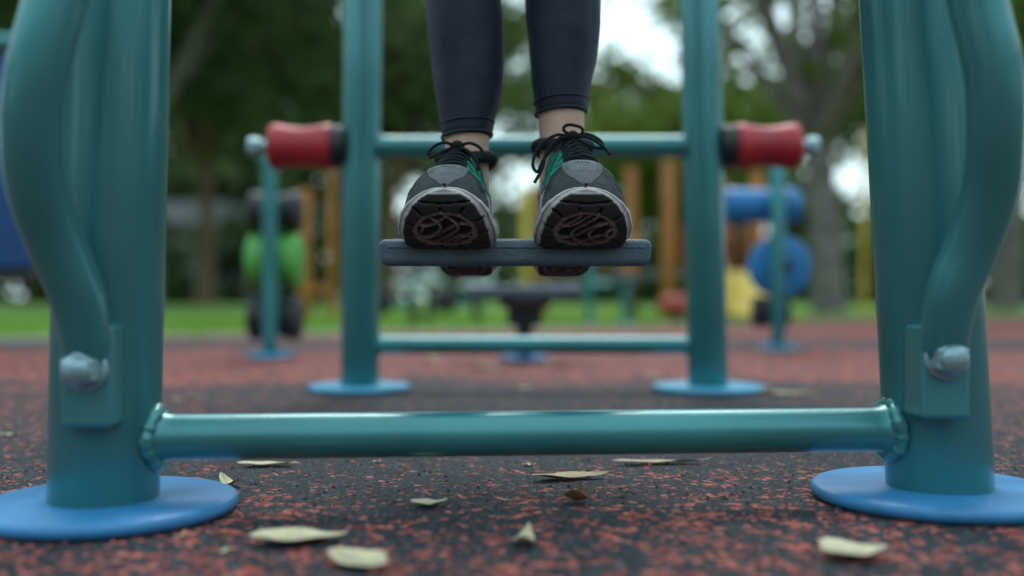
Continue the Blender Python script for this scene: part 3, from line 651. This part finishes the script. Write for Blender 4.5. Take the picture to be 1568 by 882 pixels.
V2,F2=leaves(cs2,rs2,4000,.7)
quadmesh('added_shade_trees',V2,F2,leaf_mat('foliage_shade_trees',(.03,.055,.034),(.05,.085,.042),(.085,.115,.045),0))  # unseen trees beside and behind the camera, added to darken post fronts and reflections
cs=[];rs=[]
for i in range(190):
    a=math.radians(random.uniform(-36,36)); D=random.uniform(30,36)
    dg=math.degrees(a)
    if -6.8<dg<-3.2 : continue
    hi=1.9 if dg>-8 else 2.8
    cs.append((D*math.sin(a),D*math.cos(a),random.uniform(.1,hi))); rs.append(random.uniform(.6,1.3))
V,F=leaves(cs,rs,12000,.21); quadmesh('shrub_bed',V,F,LF_DARK)

# ------------------------------------------------------------------ fallen leaves
lv=[];lf=[];lc=[]
def leaf(x,y,L,wd,ang,curl,col,twist=0):
    n=16; b=len(lv); m=5
    for i in range(n+1):
        t=i/n; w=wd*max(.04,math.sin(math.pi*t**.85)**.9)*(1-.15*t)
        for j in range(m):
            u=-1+2*j/(m-1); lx=(t-.5)*L; ly=u*w/2+math.sin(t*3.0)*L*.06
            lz=.0018+curl*L*((t-.5)**2*2.2)+abs(u)*w*.14+twist*u*w*(t-.4)*.6+.0006*math.sin(t*13+u)
            c,s=math.cos(ang),math.sin(ang); lv.append((x+lx*c-ly*s,y+lx*s+ly*c,max(lz,.0012)))
            k=.72 if j==2 else 1; lc.append((col[0]*k,col[1]*k,col[2]*k,1))
    for i in range(n):
        for j in range(m-1): q=b+i*m+j; lf.append((q,q+1,q+m+1,q+m))
pale=(.64,.56,.36);tan=(.52,.39,.24);brown=(.24,.11,.045);grn=(.20,.32,.07)
for a in [(-.327,1.31,.080,.024,.05,.10,pale),(.073,1.216,.100,.032,.22,.12,tan),(.203,1.325,.135,.022,.10,.08,tan),(-.0895,1.06,.042,.032,.35,.25,pale),
 (.0735,1.085,.030,.030,1.2,.9,brown),(-.196,.90,.088,.052,.10,.16,pale),(-.130,.825,.070,.046,-.7,.2,pale),(.0138,.90,.050,.022,1.45,.45,pale),
 (.298,.852,.062,.064,.2,.22,(.66,.58,.40)),(-.341,1.175,.045,.018,-.9,.5,pale),(.62,2.25,.12,.040,-.1,.15,tan),(.60,2.38,.08,.04,.4,.15,tan),(-.71,2.2,.03,.02,.3,.1,grn),
 (.023,1.315,.018,.010,.3,.2,pale),(-.087,3.1,.10,.07,.3,.1,tan),(.14,3.15,.09,.05,.3,.1,tan),(-.29,3.5,.08,.06,.3,.1,pale),(-.82,1.6,.03,.015,.6,.2,pale),(-1.55,3.15,.05,.03,.2,.1,tan)]:
    leaf(*a,twist=random.uniform(-.4,.4))
for i in range(60):
    x=random.uniform(-3,3); y=random.uniform(1.7,6.5)
    leaf(x,y,random.uniform(.02,.07),random.uniform(.012,.025),random.uniform(0,6.28),random.uniform(.1,.4),random.choice([pale,tan,brown]))
for i in range(14):
    y=random.uniform(.85,1.7); x=random.uniform(-.5,.5)*y
    leaf(x,y,random.uniform(.008,.018),random.uniform(.004,.008),random.uniform(0,6.28),random.uniform(.1,.4),random.choice([pale,tan,brown]))
o=add('fallen_leaves',lv,lf,attr_mat('dry_leaf',.65,120,.4),None); ca=o.data.color_attributes.new('Col','FLOAT_COLOR','POINT'); ca.data.foreach_set('color',np.array(lc).ravel())
cv=[];cf=[]
for i in range(3200):
    y=.74+1.5*random.random()**1.5; x=random.uniform(-.6,.6)*y*1.1; s=random.uniform(.0010,.0032); b=len(cv)
    for d in ((1,0,0),(-1,0,0),(0,1,0),(0,-1,0),(0,0,1),(0,0,-.5)): cv.append((x+d[0]*s*random.uniform(.6,1.3),y+d[1]*s*random.uniform(.6,1.3),s*.4+d[2]*s*.8))
    cf+=[(b,b+2,b+4),(b+2,b+1,b+4),(b+1,b+3,b+4),(b+3,b,b+4),(b+2,b,b+5),(b+1,b+2,b+5),(b+3,b+1,b+5),(b,b+3,b+5)]
m,n,b=nt('loose_crumb'); g=N(n,'ShaderNodeNewGeometry'); r=ramp(n,g.outputs['Random Per Island'],[(0,(.02,.024,.03)),(.5,(.06,.065,.075)),(.55,(.34,.065,.045)),(1,(.60,.17,.11))]); n.links.new(r.outputs[0],b.inputs['Base Color']); b.inputs['Roughness'].default_value=.8
add('rubber_granules',cv,cf,m,None,False)

# ------------------------------------------------------------------ light
w=bpy.data.worlds.new('World'); sc.world=w; w.use_nodes=True; n=w.node_tree; bg=n.nodes['Background']
sky=n.nodes.new('ShaderNodeTexSky'); sky.sky_type='NISHITA'; sky.sun_disc=False; sky.sun_elevation=math.radians(52); sky.sun_rotation=math.radians(2); sky.dust_density=3; sky.air_density=1.2
mx=n.nodes.new('ShaderNodeMix'); mx.data_type='RGBA'; mx.inputs[0].default_value=.75
n.links.new(sky.outputs[0],mx.inputs[6]); mx.inputs[7].default_value=(8.9,12.0,13.0,1)
n.links.new(mx.outputs[2],bg.inputs[0]); bg.inputs[1].default_value=.15
w.cycles.sampling_method='MANUAL'; w.cycles.sample_map_resolution=256
sd=bpy.data.lights.new('sun','SUN'); sd.energy=1.5; sd.angle=math.radians(26); sd.color=(1,.97,.93)
so=bpy.data.objects.new('sun',sd); sc.collection.objects.link(so)
el=math.radians(52); az=math.radians(2); d=Vector((math.sin(az)*math.cos(el),math.cos(az)*math.cos(el),math.sin(el)))
so.rotation_euler=(-d).to_track_quat('-Z','Y').to_euler()
# ------------------------------------------------------------------ camera
cm=bpy.data.cameras.new('camera'); co=bpy.data.objects.new('camera',cm); sc.collection.objects.link(co); sc.camera=co
co.location=(0,0,CAMH); co.rotation_euler=(math.radians(90),0,0)
cm.sensor_width=36; cm.lens=36*1500/1568; cm.shift_y=14/1568; cm.clip_start=.05; cm.clip_end=1000
cm.dof.use_dof=True; cm.dof.focus_distance=1.19; cm.dof.aperture_fstop=1.35
sc.view_settings.view_transform='Standard'; sc.view_settings.look='None'; sc.view_settings.exposure=0
